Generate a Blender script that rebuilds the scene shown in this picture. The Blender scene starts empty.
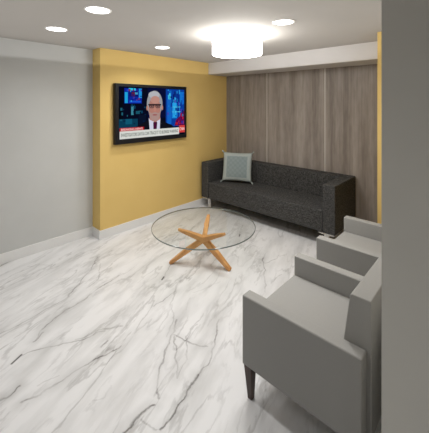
import bpy, bmesh, math, random
from mathutils import Vector, Matrix
random.seed(7)
S = bpy.context.scene
COL = S.collection
S.view_settings.view_transform = 'Standard'
S.view_settings.look = 'None'
S.view_settings.exposure = 0
S.view_settings.gamma = 1

def srgb(r, g, b):
    f = lambda c: (c/255/12.92) if c/255 <= .04045 else ((c/255+.055)/1.055)**2.4
    return (f(r), f(g), f(b), 1)

# ---------------------------------------------------------------- materials
def mat(name, col, rough=.6, metal=0, spec=.5):
    m = bpy.data.materials.new(name); m.use_nodes = True
    b = m.node_tree.nodes['Principled BSDF']
    b.inputs['Base Color'].default_value = col
    b.inputs['Roughness'].default_value = rough
    b.inputs['Metallic'].default_value = metal
    b.inputs['Specular IOR Level'].default_value = spec
    return m

class NT:
    def __init__(s, m): s.t = m.node_tree; s.n = s.t.nodes; s.l = s.t.links
    def new(s, typ, **k):
        n = s.n.new(typ)
        for a, v in k.items(): setattr(n, a, v)
        return n
    def link(s, a, b): s.l.new(a, b)
    def bsdf(s): return s.n['Principled BSDF']

def noise_mat(name, c1, c2, scale=(1,1,1), nscale=10, detail=4, rough=.6, bump=0, spec=.4, lo=.3, hi=.7):
    m = mat(name, c1, rough, 0, spec); t = NT(m)
    tc = t.new('ShaderNodeTexCoord'); mp = t.new('ShaderNodeMapping')
    mp.inputs['Scale'].default_value = scale
    nz = t.new('ShaderNodeTexNoise'); nz.inputs['Scale'].default_value = nscale; nz.inputs['Detail'].default_value = detail
    cr = t.new('ShaderNodeValToRGB')
    cr.color_ramp.elements[0].position = lo; cr.color_ramp.elements[0].color = c1
    cr.color_ramp.elements[1].position = hi; cr.color_ramp.elements[1].color = c2
    t.link(tc.outputs['Object'], mp.inputs['Vector']); t.link(mp.outputs[0], nz.inputs['Vector'])
    t.link(nz.outputs['Fac'], cr.inputs['Fac']); t.link(cr.outputs[0], t.bsdf().inputs['Base Color'])
    if bump:
        bp = t.new('ShaderNodeBump'); bp.inputs['Strength'].default_value = bump; bp.inputs['Distance'].default_value = .002
        t.link(nz.outputs['Fac'], bp.inputs['Height']); t.link(bp.outputs[0], t.bsdf().inputs['Normal'])
    return m

def emis(name, col, strength=1.0):
    m = bpy.data.materials.new(name); m.use_nodes = True
    nt = m.node_tree; nt.nodes.clear()
    e = nt.nodes.new('ShaderNodeEmission'); o = nt.nodes.new('ShaderNodeOutputMaterial')
    e.inputs[0].default_value = col; e.inputs[1].default_value = strength
    nt.links.new(e.outputs[0], o.inputs[0])
    return m

# ---------------------------------------------------------------- mesh helpers
def box(bm, x0, x1, y0, y1, z0, z1, mi=0):
    vs = [bm.verts.new((x, y, z)) for z in (z0, z1) for y in (y0, y1) for x in (x0, x1)]
    fs = [(0,2,3,1), (4,5,7,6), (0,1,5,4), (2,6,7,3), (0,4,6,2), (1,3,7,5)]
    out = []
    for f in fs:
        q = bm.faces.new([vs[i] for i in f]); q.material_index = mi; out.append(q)
    return vs

def prism_xz(bm, pts, y0, y1):
    a = [bm.verts.new((x, y0, z)) for x, z in pts]; b = [bm.verts.new((x, y1, z)) for x, z in pts]
    n = len(pts)
    bm.faces.new(a); bm.faces.new(b[::-1])
    for i in range(n): bm.faces.new((a[i], b[i], b[(i+1) % n], a[(i+1) % n]))

def lathe(bm, prof, n=48, c=(0,0), mi=0, close=True):
    rings = []
    for r, z in prof:
        if r < 1e-6: rings.append([bm.verts.new((c[0], c[1], z))])
        else: rings.append([bm.verts.new((c[0]+r*math.cos(2*math.pi*i/n), c[1]+r*math.sin(2*math.pi*i/n), z)) for i in range(n)])
    for a, b in zip(rings, rings[1:]):
        for i in range(n):
            j = (i+1) % n
            if len(a) == 1 and len(b) == 1: continue
            if len(a) == 1: f = bm.faces.new((a[0], b[i], b[j]))
            elif len(b) == 1: f = bm.faces.new((a[i], b[0], a[j]))
            else: f = bm.faces.new((a[i], b[i], b[j], a[j]))
            f.material_index = mi

def obj(name, bm, mats, parent=None, bevel=0, seg=3, smooth=False, loc=None):
    bmesh.ops.recalc_face_normals(bm, faces=bm.faces)
    me = bpy.data.meshes.new(name); bm.to_mesh(me); bm.free()
    for m in (mats if isinstance(mats, (list, tuple)) else [mats]): me.materials.append(m)
    o = bpy.data.objects.new(name, me); COL.objects.link(o)
    if parent: o.parent = parent
    if loc: o.location = loc
    if bevel:
        b = o.modifiers.new('bevel', 'BEVEL'); b.width = bevel; b.segments = seg; b.limit_method = 'ANGLE'; b.angle_limit = math.radians(30)
        for p in me.polygons: p.use_smooth = True
        w = o.modifiers.new('wn', 'WEIGHTED_NORMAL'); w.keep_sharp = True
    elif smooth:
        for p in me.polygons: p.use_smooth = True
    return o

def thing(name, label, cat, loc, rz=0, group=None):
    o = bpy.data.objects.new(name, None); COL.objects.link(o)
    o.empty_display_size = .1
    o.location = loc; o.rotation_euler = (0, 0, rz); o['label'] = label; o['category'] = cat
    if group: o['group'] = group
    return o

def struct(name, bm, m, bevel=0, label=None):
    o = obj(name, bm, m, bevel=bevel); o['kind'] = 'structure'
    o['label'] = label or name.replace('_', ' '); o['category'] = name.split('_')[0]
    return o

def copy_tree(o, parent=None):
    c = o.copy(); COL.objects.link(c)
    if parent: c.parent = parent
    for ch in list(o.children): copy_tree(ch, c)
    return c
VEINS=[
 (1.00,[(-2.428, 0.7), (-2.52, 0.793), (-2.591, 0.952), (-2.604, 1.082), (-2.68, 1.318), (-2.737, 1.546)]),
 (0.90,[(-2.685, 0.542), (-2.691, 0.726), (-2.724, 0.836), (-2.735, 0.959), (-2.758, 1.06), (-2.924, 1.241), (-3.033, 1.372), (-3.243, 1.562)]),
 (1.20,[(-3.796, 0.766), (-3.855, 0.906)]),
 (0.60,[(-2.222, 0.903), (-2.157, 1.094), (-2.113, 1.194)]),
 (0.70,[(-3.318, 0.969), (-3.427, 1.188)]),
 (0.60,[(-3.582, 0.967), (-3.394, 1.204)]),
 (0.70,[(-2.765, 1.238), (-2.828, 1.362), (-3.079, 1.514)]),
 (0.35,[(-3.262, 0.659), (-3.273, 0.791), (-3.311, 1.148)]),
 (0.80,[(-2.351, 0.598), (-2.328, 0.671), (-2.244, 0.806), (-2.185, 0.948), (-2.138, 1.084)]),
 (1.20,[(-2.412, 0.683), (-2.47, 0.774)]),
 (1.60,[(-2.083, 0.421), (-2.075, 0.473), (-2.097, 0.524)]),
 (1.00,[(-1.966, 0.503), (-1.949, 0.676), (-1.953, 0.776), (-1.944, 0.898), (-1.925, 1.088)]),
 (0.50,[(-2.026, 0.591), (-2.003, 0.702)]),
 (0.90,[(-2.019, 0.983), (-2.04, 1.066)]),
 (0.50,[(-1.695, 0.783), (-1.664, 0.835), (-1.693, 0.903)]),
 (0.80,[(-2.366, 1.783), (-2.542, 2.057)]),
 (0.90,[(-2.101, 1.491), (-2.12, 1.622), (-2.131, 1.757)]),
 (0.70,[(-1.643, 1.446), (-1.687, 1.554), (-1.736, 1.717)]),
 (0.70,[(-1.76, 1.372), (-1.857, 1.517), (-1.995, 1.614)]),
 (0.90,[(-2.153, 1.086), (-2.101, 1.206)]),
 (0.40,[(-2.728, 1.361), (-2.753, 1.565)]),
 (0.35,[(-1.999, 1.842), (-1.932, 2.139)]),
 (1.70,[(-1.412, 0.814), (-1.426, 0.901), (-1.421, 1.007)]),
 (1.10,[(-1.44, 1.05), (-1.491, 1.071), (-1.587, 1.196), (-1.72, 1.369), (-1.838, 1.528)]),
 (1.50,[(-1.276, 0.941), (-1.291, 1.062), (-1.373, 1.3)]),
 (0.80,[(-1.373, 1.3), (-1.379, 1.408), (-1.451, 1.541), (-1.604, 1.748)]),
 (0.80,[(-1.446, 1.216), (-1.564, 1.286), (-1.726, 1.405)]),
 (0.70,[(-1.446, 1.216), (-1.508, 1.338), (-1.666, 1.462), (-1.691, 1.618)]),
 (0.90,[(-1.739, 1.415), (-1.599, 1.434), (-1.465, 1.496)]),
 (0.60,[(-1.4, 0.925), (-1.288, 0.93)]),
 (0.90,[(-2.424, 3.063), (-2.603, 3.346)]),
 (0.90,[(-1.528, 2.303), (-1.673, 2.499), (-1.893, 2.803)]),
 (0.70,[(-1.817, 2.69), (-1.764, 2.885), (-1.799, 2.969)]),
 (0.60,[(-1.576, 2.531), (-1.567, 2.659)]),
 (0.70,[(-2.138, 2.773), (-2.205, 3.068)]),
]
TIPS = [((-2.318, 0.532), (-2.352, 0.595)), ((-2.364, 1.778), (-2.392, 1.822)), ((-2.415, 3.04), (-2.445, 3.095))]
P_DRUM = 21; P_SPOT = 28; P_UP = 24; P_REAR = 5
# ---------------------------------------------------------------- room dimensions (metres, camera above the origin)
HC = 2.407; SOF = 2.207
XW = -3.845; XF = -3.636; YP = 1.779; YB = 4.203
XS = -.858; YS = 3.258; XR = -.29; YR = 1.15
X1 = 2.2; Y0 = -2.6

M_white = noise_mat('pale_grey_paint', srgb(198,199,197), srgb(202,203,201), nscale=3, rough=.75, spec=.2)
M_yellow = noise_mat('ochre_paint', srgb(220,188,116), srgb(223,192,121), nscale=3, rough=.7, spec=.25)
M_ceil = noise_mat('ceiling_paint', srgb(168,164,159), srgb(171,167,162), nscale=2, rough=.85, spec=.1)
M_soffit = noise_mat('soffit_paint', srgb(205,202,200), srgb(209,206,204), nscale=2, rough=.8, spec=.1)
M_col = noise_mat('grey_green_paint', srgb(226,224,217), srgb(229,227,220), nscale=4, rough=.8, spec=.15)
M_base = noise_mat('baseboard_paint', srgb(226,226,225), srgb(230,230,229), nscale=5, rough=.45, spec=.4)

# marble ------------------------------------------------------------------
def seg_group():
    g = bpy.data.node_groups.new('vein_segment', 'ShaderNodeTree')
    for n, t in (('P','NodeSocketVector'), ('A','NodeSocketVector'), ('BA','NodeSocketVector'), ('BAinv','NodeSocketVector'), ('W','NodeSocketFloat'), ('S','NodeSocketFloat'), ('Prev','NodeSocketFloat')):
        g.interface.new_socket(n, in_out='INPUT', socket_type=t)
    g.interface.new_socket('Out', in_out='OUTPUT', socket_type='NodeSocketFloat')
    N = g.nodes; Lk = g.links.new
    i = N.new('NodeGroupInput'); o = N.new('NodeGroupOutput')
    pa = N.new('ShaderNodeVectorMath'); pa.operation = 'SUBTRACT'; Lk(i.outputs['P'], pa.inputs[0]); Lk(i.outputs['A'], pa.inputs[1])
    dt = N.new('ShaderNodeVectorMath'); dt.operation = 'DOT_PRODUCT'; Lk(pa.outputs[0], dt.inputs[0]); Lk(i.outputs['BAinv'], dt.inputs[1])
    cl = N.new('ShaderNodeClamp'); Lk(dt.outputs['Value'], cl.inputs[0])
    sc = N.new('ShaderNodeVectorMath'); sc.operation = 'SCALE'; Lk(i.outputs['BA'], sc.inputs[0]); Lk(cl.outputs[0], sc.inputs['Scale'])
    ds = N.new('ShaderNodeVectorMath'); ds.operation = 'DISTANCE'; Lk(pa.outputs[0], ds.inputs[0]); Lk(sc.outputs[0], ds.inputs[1])
    mr = N.new('ShaderNodeMapRange'); mr.interpolation_type = 'SMOOTHSTEP'
    Lk(ds.outputs['Value'], mr.inputs['Value']); mr.inputs['From Min'].default_value = 0; Lk(i.outputs['W'], mr.inputs['From Max'])
    Lk(i.outputs['S'], mr.inputs['To Min']); mr.inputs['To Max'].default_value = 0
    mx = N.new('ShaderNodeMath'); mx.operation = 'MAXIMUM'; Lk(mr.outputs[0], mx.inputs[0]); Lk(i.outputs['Prev'], mx.inputs[1])
    Lk(mx.outputs[0], o.inputs[0])
    return g

def marble():
    m = mat('white_veined_marble', srgb(225,225,222), .32, 0, .35); t = NT(m)
    geo = t.new('ShaderNodeNewGeometry')
    # small wobble for the drawn veins
    nz = t.new('ShaderNodeTexNoise'); nz.inputs['Scale'].default_value = 9; nz.inputs['Detail'].default_value = 5
    t.link(geo.outputs['Position'], nz.inputs['Vector'])
    sb = t.new('ShaderNodeVectorMath', operation='SUBTRACT'); sb.inputs[1].default_value = (.5,.5,.5); t.link(nz.outputs['Color'], sb.inputs[0])
    sc = t.new('ShaderNodeVectorMath', operation='MULTIPLY'); sc.inputs[1].default_value = (.075,.075,0); t.link(sb.outputs[0], sc.inputs[0])
    ad = t.new('ShaderNodeVectorMath', operation='ADD'); t.link(geo.outputs['Position'], ad.inputs[0]); t.link(sc.outputs[0], ad.inputs[1])
    G = seg_group()
    prev = None; prev_s = None; prev_t = None
    def add(P, a, b, w, s, prev):
        n = t.new('ShaderNodeGroup'); n.node_tree = G
        ba = Vector((b[0]-a[0], b[1]-a[1], 0)); t.link(P, n.inputs['P'])
        n.inputs['A'].default_value = (a[0], a[1], 0); n.inputs['BA'].default_value = ba
        n.inputs['BAinv'].default_value = ba/ba.length_squared
        n.inputs['W'].default_value = w; n.inputs['S'].default_value = s
        if prev: t.link(prev, n.inputs['Prev'])
        else: n.inputs['Prev'].default_value = 0
        return n.outputs[0]
    for s, pts in VEINS:
        for a, b in zip(pts, pts[1:]):
            prev = add(ad.outputs[0], a, b, .006+.0035*s, .62*s, prev)
            if s >= .8: prev_s = add(ad.outputs[0], a, b, .07, .13*s, prev_s)
    for a, b in TIPS: prev_t = add(geo.outputs['Position'], a, b, .012, 1.0, prev_t)
    # break up strength along the veins
    nb = t.new('ShaderNodeTexNoise'); nb.inputs['Scale'].default_value = 7; nb.inputs['Detail'].default_value = 3
    t.link(geo.outputs['Position'], nb.inputs['Vector'])
    mb = t.new('ShaderNodeMapRange'); mb.inputs['From Min'].default_value = .3; mb.inputs['From Max'].default_value = .65; mb.inputs['To Min'].default_value = .15; mb.inputs['To Max'].default_value = 1.1
    t.link(nb.outputs['Fac'], mb.inputs['Value'])
    ml = t.new('ShaderNodeMath', operation='MULTIPLY'); t.link(prev, ml.inputs[0]); t.link(mb.outputs[0], ml.inputs[1])
    # generic fine ridged veins, stretched along the grain of the stone
    mp = t.new('ShaderNodeMapping'); mp.inputs['Scale'].default_value = (.75, 2.7, 1)
    mr_ = t.new('ShaderNodeMapping'); mr_.inputs['Rotation'].default_value = (0,0,math.radians(-110))
    t.link(geo.outputs['Position'], mr_.inputs['Vector']); t.link(mr_.outputs[0], mp.inputs['Vector'])
    def ridge(scale, width, amount, dist, seedoff):
        a = t.new('ShaderNodeTexNoise'); a.inputs['Scale'].default_value = scale; a.inputs['Detail'].default_value = 6; a.inputs['Roughness'].default_value = .55; a.inputs['Distortion'].default_value = dist
        of = t.new('ShaderNodeVectorMath', operation='ADD'); of.inputs[1].default_value = seedoff; t.link(mp.outputs[0], of.inputs[0]); t.link(of.outputs[0], a.inputs['Vector'])
        s_ = t.new('ShaderNodeMath', operation='SUBTRACT'); s_.inputs[1].default_value = .5; t.link(a.outputs['Fac'], s_.inputs[0])
        b_ = t.new('ShaderNodeMath', operation='ABSOLUTE'); t.link(s_.outputs[0], b_.inputs[0])
        r = t.new('ShaderNodeMapRange'); r.interpolation_type = 'SMOOTHSTEP'; r.inputs['From Min'].default_value = 0; r.inputs['From Max'].default_value = width; r.inputs['To Min'].default_value = amount; r.inputs['To Max'].default_value = 0
        t.link(b_.outputs[0], r.inputs['Value'])
        # only in patches
        p = t.new('ShaderNodeTexNoise'); p.inputs['Scale'].default_value = scale*.9; t.link(of.outputs[0], p.inputs['Vector'])
        q = t.new('ShaderNodeMapRange'); q.inputs['From Min'].default_value = .42; q.inputs['From Max'].default_value = .62; t.link(p.outputs['Fac'], q.inputs['Value'])
        u = t.new('ShaderNodeMath', operation='MULTIPLY'); t.link(r.outputs[0], u.inputs[0]); t.link(q.outputs[0], u.inputs[1])
        return u.outputs[0]
    r1 = ridge(1.1, .022, .34, .25, (3.1,1.7,0)); r2 = ridge(2.6, .04, .30, .2, (7.7,4.2,0))
    s12 = t.new('ShaderNodeMath', operation='ADD'); t.link(r1, s12.inputs[0]); t.link(r2, s12.inputs[1])
    s3 = t.new('ShaderNodeMath', operation='ADD'); t.link(s12.outputs[0], s3.inputs[0]); t.link(ml.outputs[0], s3.inputs[1])
    s4 = t.new('ShaderNodeMath', operation='ADD'); s4.use_clamp = True; t.link(s3.outputs[0], s4.inputs[0]); t.link(prev_s, s4.inputs[1])
    # cloudy base
    cl = t.new('ShaderNodeTexNoise'); cl.inputs['Scale'].default_value = 2.6; cl.inputs['Detail'].default_value = 6; t.link(mp.outputs[0], cl.inputs['Vector'])
    cr = t.new('ShaderNodeValToRGB'); e = cr.color_ramp.elements
    e[0].position = .28; e[0].color = srgb(200,200,200); e[1].position = .56; e[1].color = srgb(224,224,225)
    t.link(cl.outputs['Fac'], cr.inputs['Fac'])
    mix = t.new('ShaderNodeMix', data_type='RGBA'); t.link(s4.outputs[0], mix.inputs[0]); t.link(cr.outputs[0], mix.inputs[6]); mix.inputs[7].default_value = srgb(112,110,108)
    mix2 = t.new('ShaderNodeMix', data_type='RGBA'); t.link(prev_t, mix2.inputs[0]); t.link(mix.outputs[2], mix2.inputs[6]); mix2.inputs[7].default_value = srgb(40,40,40)
    t.link(mix2.outputs[2], t.bsdf().inputs['Base Color'])
    return m
M_marble = marble()

# wood-grain wall laminate: vertical streaks
def laminate():
    m = mat('taupe_vertical_grain_laminate', srgb(140,128,117), .5, 0, .3); t = NT(m)
    geo = t.new('ShaderNodeNewGeometry')
    def nz(sx, sz, d):
        mp = t.new('ShaderNodeMapping'); mp.inputs['Scale'].default_value = (sx, 1, sz); t.link(geo.outputs['Position'], mp.inputs['Vector'])
        n = t.new('ShaderNodeTexNoise'); n.inputs['Scale'].default_value = 1; n.inputs['Detail'].default_value = d; t.link(mp.outputs[0], n.inputs['Vector']); return n.outputs['Fac']
    a = nz(9, .35, 3); b = nz(60, 1.2, 3); c = nz(28, 5.5, 3)
    m1 = t.new('ShaderNodeMath', operation='MULTIPLY'); m1.inputs[1].default_value = .55; t.link(a, m1.inputs[0])
    m2 = t.new('ShaderNodeMath', operation='MULTIPLY_ADD'); m2.inputs[1].default_value = .22; t.link(b, m2.inputs[0]); t.link(m1.outputs[0], m2.inputs[2])
    m3 = t.new('ShaderNodeMath', operation='MULTIPLY_ADD'); m3.inputs[1].default_value = .23; t.link(c, m3.inputs[0]); t.link(m2.outputs[0], m3.inputs[2])
    cr = t.new('ShaderNodeValToRGB'); e = cr.color_ramp.elements
    e[0].position = .36; e[0].color = srgb(124,115,108); e[1].position = .64; e[1].color = srgb(166,157,149)
    t.link(m3.outputs[0], cr.inputs['Fac']); t.link(cr.outputs[0], t.bsdf().inputs['Base Color'])
    return m
M_lam = laminate()

# tweed for the sofa ------------------------------------------------------
def tweed():
    m = mat('charcoal_tweed', srgb(60,60,58), .9, 0, .15); t = NT(m)
    tc = t.new('ShaderNodeTexCoord')
    def nz(sc, s):
        mp = t.new('ShaderNodeMapping'); mp.inputs['Scale'].default_value = sc; t.link(tc.outputs['Object'], mp.inputs['Vector'])
        n = t.new('ShaderNodeTexNoise'); n.inputs['Scale'].default_value = s; n.inputs['Detail'].default_value = 2; t.link(mp.outputs[0], n.inputs['Vector']); return n.outputs['Fac']
    a = nz((2.4,2.4,.35), 100); b = nz((.5,.5,2.2), 90)
    mx = t.new('ShaderNodeMath', operation='MAXIMUM'); t.link(a, mx.inputs[0]); t.link(b, mx.inputs[1])
    cr = t.new('ShaderNodeValToRGB'); e = cr.color_ramp.elements
    e[0].position = .42; e[0].color = srgb(34,34,34); e[1].position = .80; e[1].color = srgb(104,103,101)
    t.link(mx.outputs[0], cr.inputs['Fac']); t.link(cr.outputs[0], t.bsdf().inputs['Base Color'])
    bp = t.new('ShaderNodeBump'); bp.inputs['Strength'].default_value = .4; bp.inputs['Distance'].default_value = .002
    t.link(mx.outputs[0], bp.inputs['Height']); t.link(bp.outputs[0], t.bsdf().inputs['Normal'])
    return m
M_tweed = tweed()
M_chair = noise_mat('grey_woven_upholstery', srgb(155,154,151), srgb(160,159,156), nscale=260, detail=2, rough=.85, bump=.15, spec=.15)
M_dleg = noise_mat('dark_walnut', srgb(48,32,26), srgb(70,46,36), scale=(1,1,.15), nscale=40, rough=.4)
M_wood = noise_mat('oak', srgb(196,138,82), srgb(222,168,108), scale=(1,1,1), nscale=14, detail=6, rough=.42, spec=.4)
M_chrome = mat('brushed_steel', srgb(200,198,194), .28, 1)
M_black = mat('black_plastic', srgb(34,34,36), .5, 0, .3)
M_pil = noise_mat('sage_grey_linen', srgb(148,158,155), srgb(168,176,172), nscale=90, rough=.9, bump=.3, spec=.1)
M_rim = mat('white_trim_ring', srgb(225,224,220), .5)

# ---------------------------------------------------------------- shell
b = bmesh.new(); box(b, -4.1, X1+.2, Y0-.2, YB+.2, -.12, 0); struct('floor', b, M_marble, label='polished white marble floor with grey veins')
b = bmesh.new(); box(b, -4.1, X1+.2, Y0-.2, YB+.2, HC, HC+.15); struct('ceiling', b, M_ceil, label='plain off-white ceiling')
b = bmesh.new(); box(b, XW-.2, XW, Y0, YP, 0, HC); struct('wall_left', b, M_white, label='pale grey wall at the left')
b = bmesh.new(); box(b, XW-.2, XF, YP, YB, 0, HC); struct('wall_left_yellow', b, M_yellow, label='ochre yellow wall carrying the television')
b = bmesh.new(); box(b, XW-.2, X1, YB, YB+.15, 0, HC); struct('wall_back', b, M_lam, label='taupe wood-grain panelled wall behind the sofa')
b = bmesh.new(); box(b, XS, XR, YS, YB, 0, HC); struct('wall_right_yellow', b, M_yellow, label='narrow ochre yellow pier right of the sofa')
b = bmesh.new(); box(b, XR, X1, YR, YB, 0, HC); struct('wall_right', b, M_col, label='grey wall end in the right foreground')
b = bmesh.new(); box(b, XW, X1, Y0-.15, Y0, 0, HC); struct('wall_front', b, M_white)
b = bmesh.new(); box(b, X1, X1+.15, Y0, YR, 0, HC); struct('wall_far_right', b, M_white)
b = bmesh.new(); box(b, XF, XS, 3.728, YB, SOF, HC); struct('trim_1', b, M_soffit, label='white dropped soffit above the panelled wall')
M_seam = mat('pale_metal_strip', srgb(196,190,182), .45, .2)
for i, x in enumerate((-2.757, -1.785)):
    b = bmesh.new(); box(b, x-.008, x+.008, YB-.004, YB, 0, SOF)
    struct('trim_%d' % (i+2), b, M_seam, label='thin pale vertical joint strip in the panelled wall')
BH = .108; bt = .014
b = bmesh.new(); box(b, XW, XW+bt, Y0, YP-bt, 0, BH); struct('baseboard_left', b, M_base, bevel=.003)
b = bmesh.new(); prism = [(XW, YP-bt), (XF+bt, YP-bt), (XF+bt, YB), (XF, YB), (XF, YP), (XW, YP)]
lo = [b.verts.new((x, y, 0)) for x, y in prism]; hi = [b.verts.new((x, y, BH)) for x, y in prism]
b.faces.new(lo[::-1]); b.faces.new(hi)
for i in range(6): b.faces.new((lo[i], lo[(i+1)%6], hi[(i+1)%6], hi[i]))
struct('baseboard_left_yellow', b, M_base)
b = bmesh.new(); box(b, XS, XR, YS-bt, YS, 0, BH); struct('baseboard_right_yellow', b, M_base, bevel=.003)
b = bmesh.new(); box(b, XR-bt, XR, YR, YS-bt, 0, BH); struct('baseboard_right', b, M_base, bevel=.003)

# ---------------------------------------------------------------- sofa
sofa = thing('sofa', 'long charcoal tweed box-armed sofa against the panelled wall', 'sofa', (-2.46, 3.83, 0))
SX = 1.10; FY = -.35; BY = .35; AW = .15
def part(name, x0, x1, y0, y1, z0, z1, m, par, bev):
    q = bmesh.new(); box(q, x0, x1, y0, y1, z0, z1); return obj(name, q, m, par, bevel=bev)
part('armrest', -SX, -SX+AW, FY, BY, .175, .75, M_tweed, sofa, .012)
part('armrest', SX-AW, SX, FY, BY, .175, .75, M_tweed, sofa, .012)
part('backrest', -SX+AW, SX-AW, BY-.16, BY, .175, .75, M_tweed, sofa, .012)
part('seat', -SX+AW+.002, SX-AW-.002, FY+.004, BY-.16, .175, .435, M_tweed, sofa, .018)
for sx in (-1, 1):
    for y in (FY+.085, BY-.085):
        q = bmesh.new()
        c = sx*(SX-.125)
        box(q, c-.033, c+.033, y-.006-.02, y+.006-.02, 0, .165)
        if y < 0: box(q, min(sx*.90, sx*SX*.99), max(sx*.90, sx*SX*.99), FY+.004, y+.055, .160, .1745)
        else: box(q, c-.05, c+.05, y-.05, y+.05, .164, .175)
        lg = obj('leg', q, M_chrome, sofa, bevel=.002); lg['label'] = 'flat brushed steel leg'

# ---------------------------------------------------------------- cushion
def cushion():
    bm = bmesh.new(); n = 28; W = .48; Hh = .46; T = .13
    def P(u, v, s):
        # pinched square: sides curve in, corners point out
        pin = .045
        x = u*W/2*(1-pin*(1-v*v)) ; z = v*Hh/2*(1-pin*(1-u*u))
        t_ = (max(0, (1-u*u))**.45)*(max(0, (1-v*v))**.45)
        return (x, s*T/2*t_, z)
    grids = []
    for s in (-1, 1):
        g = [[None]*(n+1) for _ in range(n+1)]
        for i in range(n+1):
            for j in range(n+1):
                if s == 1 and (i in (0, n) or j in (0, n)): g[i][j] = grids[0][i][j]
                else: g[i][j] = bm.verts.new(P(-1+2*i/n, -1+2*j/n, s))
        grids.append(g)
        for i in range(n):
            for j in range(n): bm.faces.new((g[i][j], g[i+1][j], g[i+1][j+1], g[i][j+1]))
    return bm, P
def cushion_mat():
    m = mat('sage_cushion_cover', srgb(150,160,158), .9, 0, .1); t = NT(m)
    tc = t.new('ShaderNodeTexCoord'); sp = t.new('ShaderNodeSeparateXYZ'); t.link(tc.outputs['Object'], sp.inputs[0])
    ax = t.new('ShaderNodeMath', operation='ABSOLUTE'); az = t.new('ShaderNodeMath', operation='ABSOLUTE')
    t.link(sp.outputs['X'], ax.inputs[0]); t.link(sp.outputs['Z'], az.inputs[0])
    mx = t.new('ShaderNodeMath', operation='MAXIMUM'); t.link(ax.outputs[0], mx.inputs[0]); t.link(az.outputs[0], mx.inputs[1])
    r = t.new('ShaderNodeMapRange'); r.interpolation_type = 'SMOOTHSTEP'; r.inputs['From Min'].default_value = .155; r.inputs['From Max'].default_value = .178; t.link(mx.outputs[0], r.inputs['Value'])
    ck = t.new('ShaderNodeTexChecker'); ck.inputs['Scale'].default_value = 26; ck.inputs['Color1'].default_value = srgb(128,141,142); ck.inputs['Color2'].default_value = srgb(142,153,153)
    t.link(tc.outputs['Object'], ck.inputs['Vector'])
    nz = t.new('ShaderNodeTexNoise'); nz.inputs['Scale'].default_value = 60; t.link(tc.outputs['Object'], nz.inputs['Vector'])
    mm = t.new('ShaderNodeMix', data_type='RGBA'); t.link(nz.outputs['Fac'], mm.inputs[0]); t.link(ck.outputs['Color'], mm.inputs[6]); mm.inputs[7].default_value = srgb(134,146,147)
    mi = t.new('ShaderNodeMix', data_type='RGBA'); t.link(r.outputs[0], mi.inputs[0]); t.link(mm.outputs[2], mi.inputs[6]); mi.inputs[7].default_value = srgb(166,174,171)
    t.link(mi.outputs[2], t.bsdf().inputs['Base Color'])
    return m
cu = thing('throw_cushion', 'sage grey square cushion with tasselled corners leaning on the sofa back', 'cushion', (-3.055, 3.795, .452), math.radians(27))
tilt = bpy.data.objects.new  # (cover and tassels share the same tilt)
bm, P = cushion()
Rm = Matrix.Translation((0, 0, .235)) @ Matrix.Rotation(math.radians(-14), 4, 'X')
bm.transform(Rm.inverted() @ Rm)
cv = obj('cushion_cover', bm, cushion_mat(), cu, smooth=True); cv.matrix_local = Rm
for sx in (-1, 1):
    for sz in (-1, 1):
        q = bmesh.new(); k = 10
        lathe(q, [(0, 0), (.011, .004), (.012, .014), (.007, .02), (.011, .03), (.013, .045), (0, .046)], n=12)
        x = sx*.236; z = sz*.226
        q.transform(Matrix.Translation((x, 0, z)) @ Matrix.Rotation(math.atan2(sx, sz), 4, 'Y') @ Matrix.Translation((0, 0, -.008)))
        ts = obj('tassel', q, M_pil, cu, smooth=True); ts.matrix_local = Rm

# ---------------------------------------------------------------- coffee table
TC = (-2.27, 2.255)
tb = thing('coffee_table', 'round glass coffee table on crossed oak legs', 'table', (TC[0], TC[1], 0))
gm = bpy.data.materials.new('clear_glass'); gm.use_nodes = True
t = NT(gm); t.n.clear()
tr = t.new('ShaderNodeBsdfTransparent'); tr.inputs[0].default_value = (.965, .975, .97, 1)
gl = t.new('ShaderNodeBsdfGlossy'); gl.inputs['Roughness'].default_value = .02
fr = t.new('ShaderNodeFresnel'); fr.inputs[0].default_value = 1.45
mx = t.new('ShaderNodeMixShader'); ou = t.new('ShaderNodeOutputMaterial')
gg = t.new('ShaderNodeNewGeometry'); iv_ = t.new('ShaderNodeMath', operation='SUBTRACT'); iv_.inputs[0].default_value = 1; t.link(gg.outputs['Backfacing'], iv_.inputs[1])
mu = t.new('ShaderNodeMath', operation='MULTIPLY'); t.link(fr.outputs[0], mu.inputs[0]); t.link(iv_.outputs[0], mu.inputs[1]); t.link(mu.outputs[0], mx.inputs[0]); t.link(tr.outputs[0], mx.inputs[1]); t.link(gl.outputs[0], mx.inputs[2]); t.link(mx.outputs[0], ou.inputs[0])
M_edge = mat('glass_edge', srgb(96,106,102), .12, 0, .8)
R = .545; z0 = .408; z1 = .42
q = bmesh.new(); lathe(q, [(0, z0), (R-.004, z0)], n=96, mi=0); lathe(q, [(R-.004, z0), (R, z0+.003), (R, z1-.003), (R-.004, z1)], n=96, mi=1); lathe(q, [(R-.004, z1), (0, z1)], n=96, mi=0)
bmesh.ops.remove_doubles(q, verts=q.verts, dist=1e-5)
gt = obj('glass_top', q, [gm, M_edge], tb); gt['label'] = 'clear round glass top with dark edge'
def cam2w(l, d):   # offsets across / along the table's diagonal
    c, s = math.cos(math.radians(43.15)), math.sin(math.radians(43.15))
    return (c*l - s*d, s*l + c*d)
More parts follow.
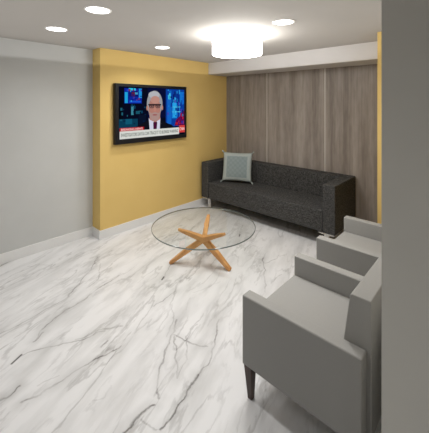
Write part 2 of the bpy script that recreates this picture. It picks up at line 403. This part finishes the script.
def limb(path, g=1.22):
    """rectangular-section tapering timber through a list of (x,y,z,width,thick)"""
    q = bmesh.new(); rings = []
    n = len(path); pts = [Vector(p[:3]) for p in path]
    for i, p in enumerate(path):
        d = (pts[min(i+1, n-1)] - pts[max(i-1, 0)]).normalized()
        side = d.cross(Vector((0,0,1))).normalized(); up = side.cross(d).normalized()
        w, h = g*p[3]/2, g*p[4]/2
        if i in (0, n-1): pass
        rings.append([q.verts.new(pts[i] + side*a*w + up*b_*h) for a, b_ in ((-1,-1), (1,-1), (1,1), (-1,1))])
    for a, b_ in zip(rings, rings[1:]):
        for i in range(4): q.faces.new((a[i], a[(i+1)%4], b_[(i+1)%4], b_[i]))
    q.faces.new(rings[0][::-1]); q.faces.new(rings[-1])
    return q
HUB = (0.0, -0.01, .272)
legs = [((.275,-.12), (-.262,-.075)), ((-.36,.02), (.215,-.19)), ((.07,.36), (.045,.33))]
LEGS3 = []
for fo, ti in legs:
    f = cam2w(*fo); k = cam2w(*ti); h = cam2w(HUB[0], HUB[1])
    q = limb([(f[0], f[1], .004, .040, .026), (f[0]*.5+h[0]*.5, f[1]*.5+h[1]*.5, .145, .052, .040), (h[0], h[1], HUB[2], .058, .046),
              (k[0]*.55+h[0]*.45, k[1]*.55+h[1]*.45, .345, .046, .036), (k[0], k[1], .401, .028, .020)])
    obj('leg', q, M_wood, tb, bevel=.006)

# ---------------------------------------------------------------- armchairs
def make_chair(loc, label, group, w2=.3425):
    c = thing('armchair', label, 'armchair', loc, 0, group)
    D = .325; aw = .072
    part('armrest', -D, D, -w2, -w2+aw, .2, .598, M_chair, c, .008)
    part('armrest', -D, D, w2-aw, w2, .2, .598, M_chair, c, .008)
    q = bmesh.new(); box(q, -D+.002, .24, -w2+aw+.001, w2-aw-.001, .2, .466)
    obj('seat', q, M_chair, c, bevel=.012)
    q = bmesh.new(); prism_xz(q, [(.20,.2), (.20,.468), (.212,.52), (.25,.812), (.258,.82), (.342,.82), (.344,.6), (.344,.2)], -w2+aw+.001, w2-aw-.001)
    obj('backrest', q, M_chair, c, bevel=.006)
    for sx in (-1, 1):
        for sy in (-1, 1):
            q = bmesh.new()
            cx_, cy_ = sx*(D-.032), sy*(w2-.034)
            top = [(cx_+a*.026, cy_+b_*.026, .2) for a, b_ in ((-1,-1),(1,-1),(1,1),(-1,1))]
            bot = [(cx_-sx*.004+a*.014, cy_-sy*.004+b_*.014, 0) for a, b_ in ((-1,-1),(1,-1),(1,1),(-1,1))]
            tv_ = [q.verts.new(p) for p in top]; bv = [q.verts.new(p) for p in bot]
            q.faces.new(tv_); q.faces.new(bv[::-1])
            for i in range(4): q.faces.new((bv[i], bv[(i+1)%4], tv_[(i+1)%4], tv_[i]))
            lg = obj('leg', q, M_dleg, c, bevel=.002); lg['label'] = 'dark tapered wooden leg'
    return c
ch = make_chair((-.75, 1.7225, 0), 'grey upholstered armchair nearest the camera, by the grey wall end', 'grey armchairs along the right wall')
ch2 = copy_tree(ch); ch2.location = (-.765, 2.7325, 0); ch2['label'] = 'grey upholstered armchair beside the right end of the sofa'

# ---------------------------------------------------------------- television
tv = thing('television', 'wall-mounted flat television showing a news broadcast on the yellow wall', 'television', (XF+.002, 2.56, 1.571))
Yc, Zc = 2.56, 1.571
q = bmesh.new(); box(q, .0, .05, -.607, .607, -.398, .398)
obj('housing', q, M_black, tv, bevel=.004)
q = bmesh.new()
o_ = [(-.607,-.398), (.607,-.398), (.607,.398), (-.607,.398)]; i_ = [(-.56,-.340), (.57,-.340), (.57,.360), (-.56,.360)]
ov = [q.verts.new((.051, y, z)) for y, z in o_]; of = [q.verts.new((.062, y, z)) for y, z in o_]
iv = [q.verts.new((.051, y, z)) for y, z in i_]; jf = [q.verts.new((.062, y, z)) for y, z in i_]
for k in range(4):
    l = (k+1) % 4
    q.faces.new((of[k], of[l], jf[l], jf[k])); q.faces.new((ov[k], ov[l], of[l], of[k])); q.faces.new((iv[k], iv[l], jf[l], jf[k])); q.faces.new((ov[k], ov[l], iv[l], iv[k]))
obj('bezel', q, mat('dark_grey_bezel', srgb(26,26,28), .5, 0, .2), tv, bevel=.002)
# the broadcast: flat colour shapes on the panel
PAL = {}
def pal(c, s=1.0):
    k = (c, s)
    if k not in PAL: PAL[k] = (len(PAL), emis('screen_colour_%02d' % len(PAL), srgb(*c), s))
    return PAL[k][0]
q = bmesh.new(); depth = [.052]
def poly(pts, c, s=1.0, step=True):
    if step: depth[0] += .00012
    f = q.faces.new([q.verts.new((depth[0], y-Yc, z-Zc)) for y, z in pts]); f.material_index = pal(c, s)
def rect(y0, y1, za, zb, c, s=1.0): poly([(y0,za),(y1,za),(y1,zb),(y0,zb)], c, s)
def ell(cy, cz, ry, rz, c, a0=0, a1=360, s=1.0, n=32):
    poly([(cy+ry*math.cos(math.radians(a0+(a1-a0)*i/n)), cz+rz*math.sin(math.radians(a0+(a1-a0)*i/n))) for i in range(n if a1-a0 >= 360 else n+1)], c, s)
rect(1.998, 3.132, 1.228, 1.934, (7,10,30))
rect(2.45, 2.78, 1.5, 1.93, (8,14,52)); rect(2.0, 2.06, 1.5, 1.75, (6,10,20))
rect(2.084, 2.352, 1.707, 1.911, (14,38,150)); rect(2.091,2.135,1.713,1.858,(30,160,215)); rect(2.15,2.257,1.883,1.913,(40,190,225))
rect(2.304,2.352,1.783,1.912,(30,140,215)); rect(2.15,2.30,1.80,1.87,(12,26,110)); rect(2.195,2.241,1.808,1.861,(90,30,60))
rect(2.16,2.34,1.72,1.745,(24,80,200)); rect(2.245,2.29,1.83,1.86,(70,150,190))
rect(2.185,2.223,1.552,1.673,(60,130,150)); rect(2.257,2.32,1.563,1.605,(24,80,100))
rect(2.005,2.288,1.372,1.50,(10,58,82)); rect(2.10,2.20,1.43,1.50,(16,84,110)); rect(2.3,2.42,1.40,1.55,(9,18,40))
rect(2.765,3.123,1.36,1.922,(12,60,150)); rect(2.79,2.87,1.40,1.90,(18,96,190)); rect(2.81,2.855,1.77,1.86,(60,190,225))
rect(2.878,3.035,1.484,1.715,(24,130,210)); rect(2.90,2.96,1.50,1.80,(40,160,225)); rect(3.035,3.117,1.70,1.886,(20,110,200)); rect(2.98,3.02,1.42,1.88,(10,44,130))
rect(2.88,3.05,1.575,1.585,(90,200,230)); rect(2.88,3.05,1.65,1.658,(90,200,230))
poly([(2.93,1.37),(3.123,1.37),(3.123,1.60),(3.06,1.56),(3.02,1.50),(2.96,1.46)], (96,12,66)); rect(3.05,3.10,1.50,1.56,(150,20,60)); rect(2.95,3.0,1.385,1.42,(170,30,40)); rect(3.06,3.12,1.39,1.44,(20,40,140))
rg = random.Random(11)
for _ in range(46):
    yy = rg.uniform(2.79, 3.09); zz = rg.uniform(1.50, 1.89); rect(yy, yy+rg.uniform(.006,.03), zz, zz+rg.uniform(.012,.09), rg.choice([(14,50,140),(20,90,190),(34,140,210),(10,30,100),(60,60,170),(16,110,170)]))
for _ in range(26):
    yy = rg.uniform(2.09, 2.33); zz = rg.uniform(1.715, 1.89); rect(yy, yy+rg.uniform(.006,.03), zz, zz+rg.uniform(.008,.03), rg.choice([(20,70,190),(10,24,110),(50,150,215),(60,50,150),(120,50,90)]))
for _ in range(22):
    yy = rg.uniform(2.01, 2.40); zz = rg.uniform(1.40, 1.68); rect(yy, yy+rg.uniform(.01,.04), zz, zz+rg.uniform(.01,.04), rg.choice([(8,30,60),(12,60,90),(10,16,44),(30,90,110)]))
for _ in range(10):
    yy = rg.uniform(2.98, 3.10); zz = rg.uniform(1.38, 1.50); rect(yy, yy+rg.uniform(.008,.02), zz, zz+rg.uniform(.01,.05), rg.choice([(150,24,70),(90,20,110),(30,30,130),(190,40,60)]))
# presenter: suit, shirt, tie, head, hair, glasses
poly([(2.21,1.34),(2.25,1.39),(2.33,1.425),(2.45,1.475),(2.66,1.475),(2.77,1.42),(2.87,1.385),(2.92,1.34)], (16,17,26))
poly([(2.47,1.34),(2.455,1.50),(2.56,1.44),(2.655,1.50),(2.645,1.34)], (205,205,222))
poly([(2.535,1.34),(2.53,1.43),(2.545,1.455),(2.585,1.455),(2.60,1.43),(2.59,1.34)], (70,18,52))
poly([(2.47,1.48),(2.47,1.56),(2.65,1.56),(2.65,1.48),(2.56,1.44)], (176,124,112))
ell(2.558, 1.705, .135, .185, (150,151,156)); ell(2.545, 1.83, .095, .05, (176,177,182))
ell(2.555, 1.635, .102, .165, (172,120,108)); ell(2.565, 1.76, .078, .055, (184,136,124))
ell(2.43, 1.645, .014, .035, (180,128,114)); ell(2.69, 1.645, .014, .035, (180,128,114))
poly([(2.452,1.60),(2.47,1.52),(2.51,1.466),(2.56,1.462),(2.61,1.466),(2.645,1.52),(2.662,1.60),(2.62,1.57),(2.56,1.585),(2.50,1.57)], (166,136,130))
rect(2.447,2.667,1.680,1.700,(36,26,32))
for cy_ in (2.505, 2.61):
    ell(cy_, 1.668, .044, .028, (44,32,38)); ell(cy_, 1.664, .033, .017, (140,98,92)); ell(cy_, 1.669, .012, .009, (40,30,36))
poly([(2.548,1.66),(2.535,1.60),(2.558,1.59),(2.581,1.60),(2.568,1.66)], (182,126,112))
ell(2.558, 1.545, .04, .010, (150,84,84))
# caption bar, red tag, logo
rect(2.006, 2.376, 1.340, 1.386, (176,16,22))
rect(2.006, 3.005, 1.240, 1.342, (212,214,208))
rect(3.005, 3.122, 1.262, 1.372, (204,62,60))
def text(s, y, z, size, c, width=None):
    cu_ = bpy.data.curves.new('t', 'FONT'); cu_.body = s; cu_.size = size; cu_.align_x = 'LEFT'; cu_.offset = .0012
    to = bpy.data.objects.new('t', cu_); me = to.to_mesh(); 
    xs = [v.co.x for v in me.vertices]; sc = (width/(max(xs)-min(xs))) if width else 1
    depth[0] += .0003; base = [q.verts.new((depth[0], y + (v.co.x-min(xs))*sc - Yc, z + v.co.y - Zc)) for v in me.vertices]
    for p in me.polygons:
        try: f = q.faces.new([base[i] for i in p.vertices]); f.material_index = pal(c)
        except ValueError: pass
    to.to_mesh_clear(); bpy.data.objects.remove(to); bpy.data.curves.remove(cu_)
text('BREAKING NEWS', 2.025, 1.350, .040, (236,190,190), .33)
text('INVESTIGATORS SAYS & CAN TRACE IT TO BUSINESS WARNING', 2.03, 1.270, .062, (96,104,98), .955)
text('CNN', 3.015, 1.296, .062, (244,210,205), .097)
mats = [m for _, m in sorted(PAL.values(), key=lambda v: v[0])]
scr = obj('screen', q, mats, tv); scr['label'] = 'lit news picture with a grey-haired presenter in glasses and a caption bar'

# ---------------------------------------------------------------- ceiling drum lamp
dr = thing('drum_ceiling_lamp', 'glowing white drum-shaped flush ceiling lamp', 'ceiling lamp', (-1.944, 2.411, HC))
E_drum = emis('glowing_shade', (1, .98, .945, 1), P_DRUM)
q = bmesh.new(); lathe(q, [(0, -.203), (.248, -.203), (.252, -.199), (.252, -.001)], n=64); obj('lamp_shade', q, E_drum, dr, smooth=True)
q = bmesh.new(); lathe(q, [(0, -.012), (.24, -.012), (.24, 0), (0, 0)], n=64); obj('ceiling_plate', q, M_rim, dr)

# ---------------------------------------------------------------- recessed downlights
E_dl = emis('downlight_lens', (1, .98, .94, 1), 6)
dls = [(-2.19,1.055,'recessed round ceiling light, largest and nearest of the left pair'), (-3.03,1.054,'recessed round ceiling light nearest the pale grey left wall'),
       (-3.055,2.305,'recessed round ceiling light in front of the television'), (-1.345,2.305,'recessed round ceiling light right of the drum lamp'),
       (-1.345,1.055,'recessed round ceiling light above the nearer armchair'),
       (-3.03,-.2,'recessed ceiling light'), (-2.19,-.2,'recessed ceiling light'), (-1.345,-.2,'recessed ceiling light')]  # last three: added fill spots out of view, beams without fixtures
d0 = None
for i, (x, y, lab) in enumerate(dls):
    if d0 is None:
        d0 = thing('recessed_ceiling_light', lab, 'ceiling light', (x, y, HC), group='recessed ceiling lights')
        q = bmesh.new(); lathe(q, [(.082, -.001), (.092, -.006), (.098, -.003), (.098, 0)], n=40); obj('trim_ring', q, M_rim, d0, smooth=True)
        q = bmesh.new(); lathe(q, [(0, -.004), (.083, -.003)], n=40); obj('lens', q, E_dl, d0)
        o = d0
    elif i < 4:
        o = copy_tree(d0); o.location = (x, y, HC); o['label'] = lab
    ld = bpy.data.lights.new('downlight_beam', 'SPOT'); ld.energy = P_SPOT*(1.9 if i in (2, 3) else 1.1 if i == 4 else .3 if i > 4 else 1); ld.spot_size = math.radians(150); ld.spot_blend = 1; ld.shadow_soft_size = .08; ld.color = (1, .985, .965)
    lo_ = bpy.data.objects.new('downlight_beam', ld); COL.objects.link(lo_); lo_.location = (x, y, HC-.02)

# ---------------------------------------------------------------- lights
ld = bpy.data.lights.new('wall_end_fill', 'SPOT'); ld.energy = 24; ld.spot_size = math.radians(150); ld.spot_blend = 1; ld.shadow_soft_size = .15; ld.color = (1, .99, .97)  # added unseen spot that brightens the grey wall end, no fixture
lo_ = bpy.data.objects.new('wall_end_fill', ld); COL.objects.link(lo_); lo_.location = (.75, .05, HC-.02)
def area(name, x0, x1, y0, y1, z, up, power, col=(1, .985, .97)):
    ld = bpy.data.lights.new(name, 'AREA'); ld.shape = 'RECTANGLE'; ld.size = x1-x0; ld.size_y = y1-y0; ld.energy = power; ld.color = col
    o = bpy.data.objects.new(name, ld); COL.objects.link(o); o.location = ((x0+x1)/2, (y0+y1)/2, z)
    if up: o.rotation_euler = (math.pi, 0, 0)
    return o
area('unseen_uplight', XW+.02, XR-.02, -1.2, 3.70, SOF-.004, True, P_UP)
area('rear_fill', -2.6, 1.8, -2.2, -.5, HC-.02, False, P_REAR)  # added fill light behind the camera, stands for no fixture
w = bpy.data.worlds.new('world'); S.world = w; w.use_nodes = True
w.node_tree.nodes['Background'].inputs[0].default_value = (.8, .85, .9, 1); w.node_tree.nodes['Background'].inputs[1].default_value = .03

# ---------------------------------------------------------------- camera
cd = bpy.data.cameras.new('camera'); cam = bpy.data.objects.new('camera', cd); COL.objects.link(cam)
cam.location = (0, 0, 1.70); cam.rotation_euler = (math.radians(90), 0, math.radians(43.146))
cd.sensor_fit = 'HORIZONTAL'; cd.sensor_width = 36; cd.lens = 301.4/429*36
cd.shift_x = 0; cd.shift_y = -(216.5-104)/429; cd.clip_start = .02
S.camera = cam
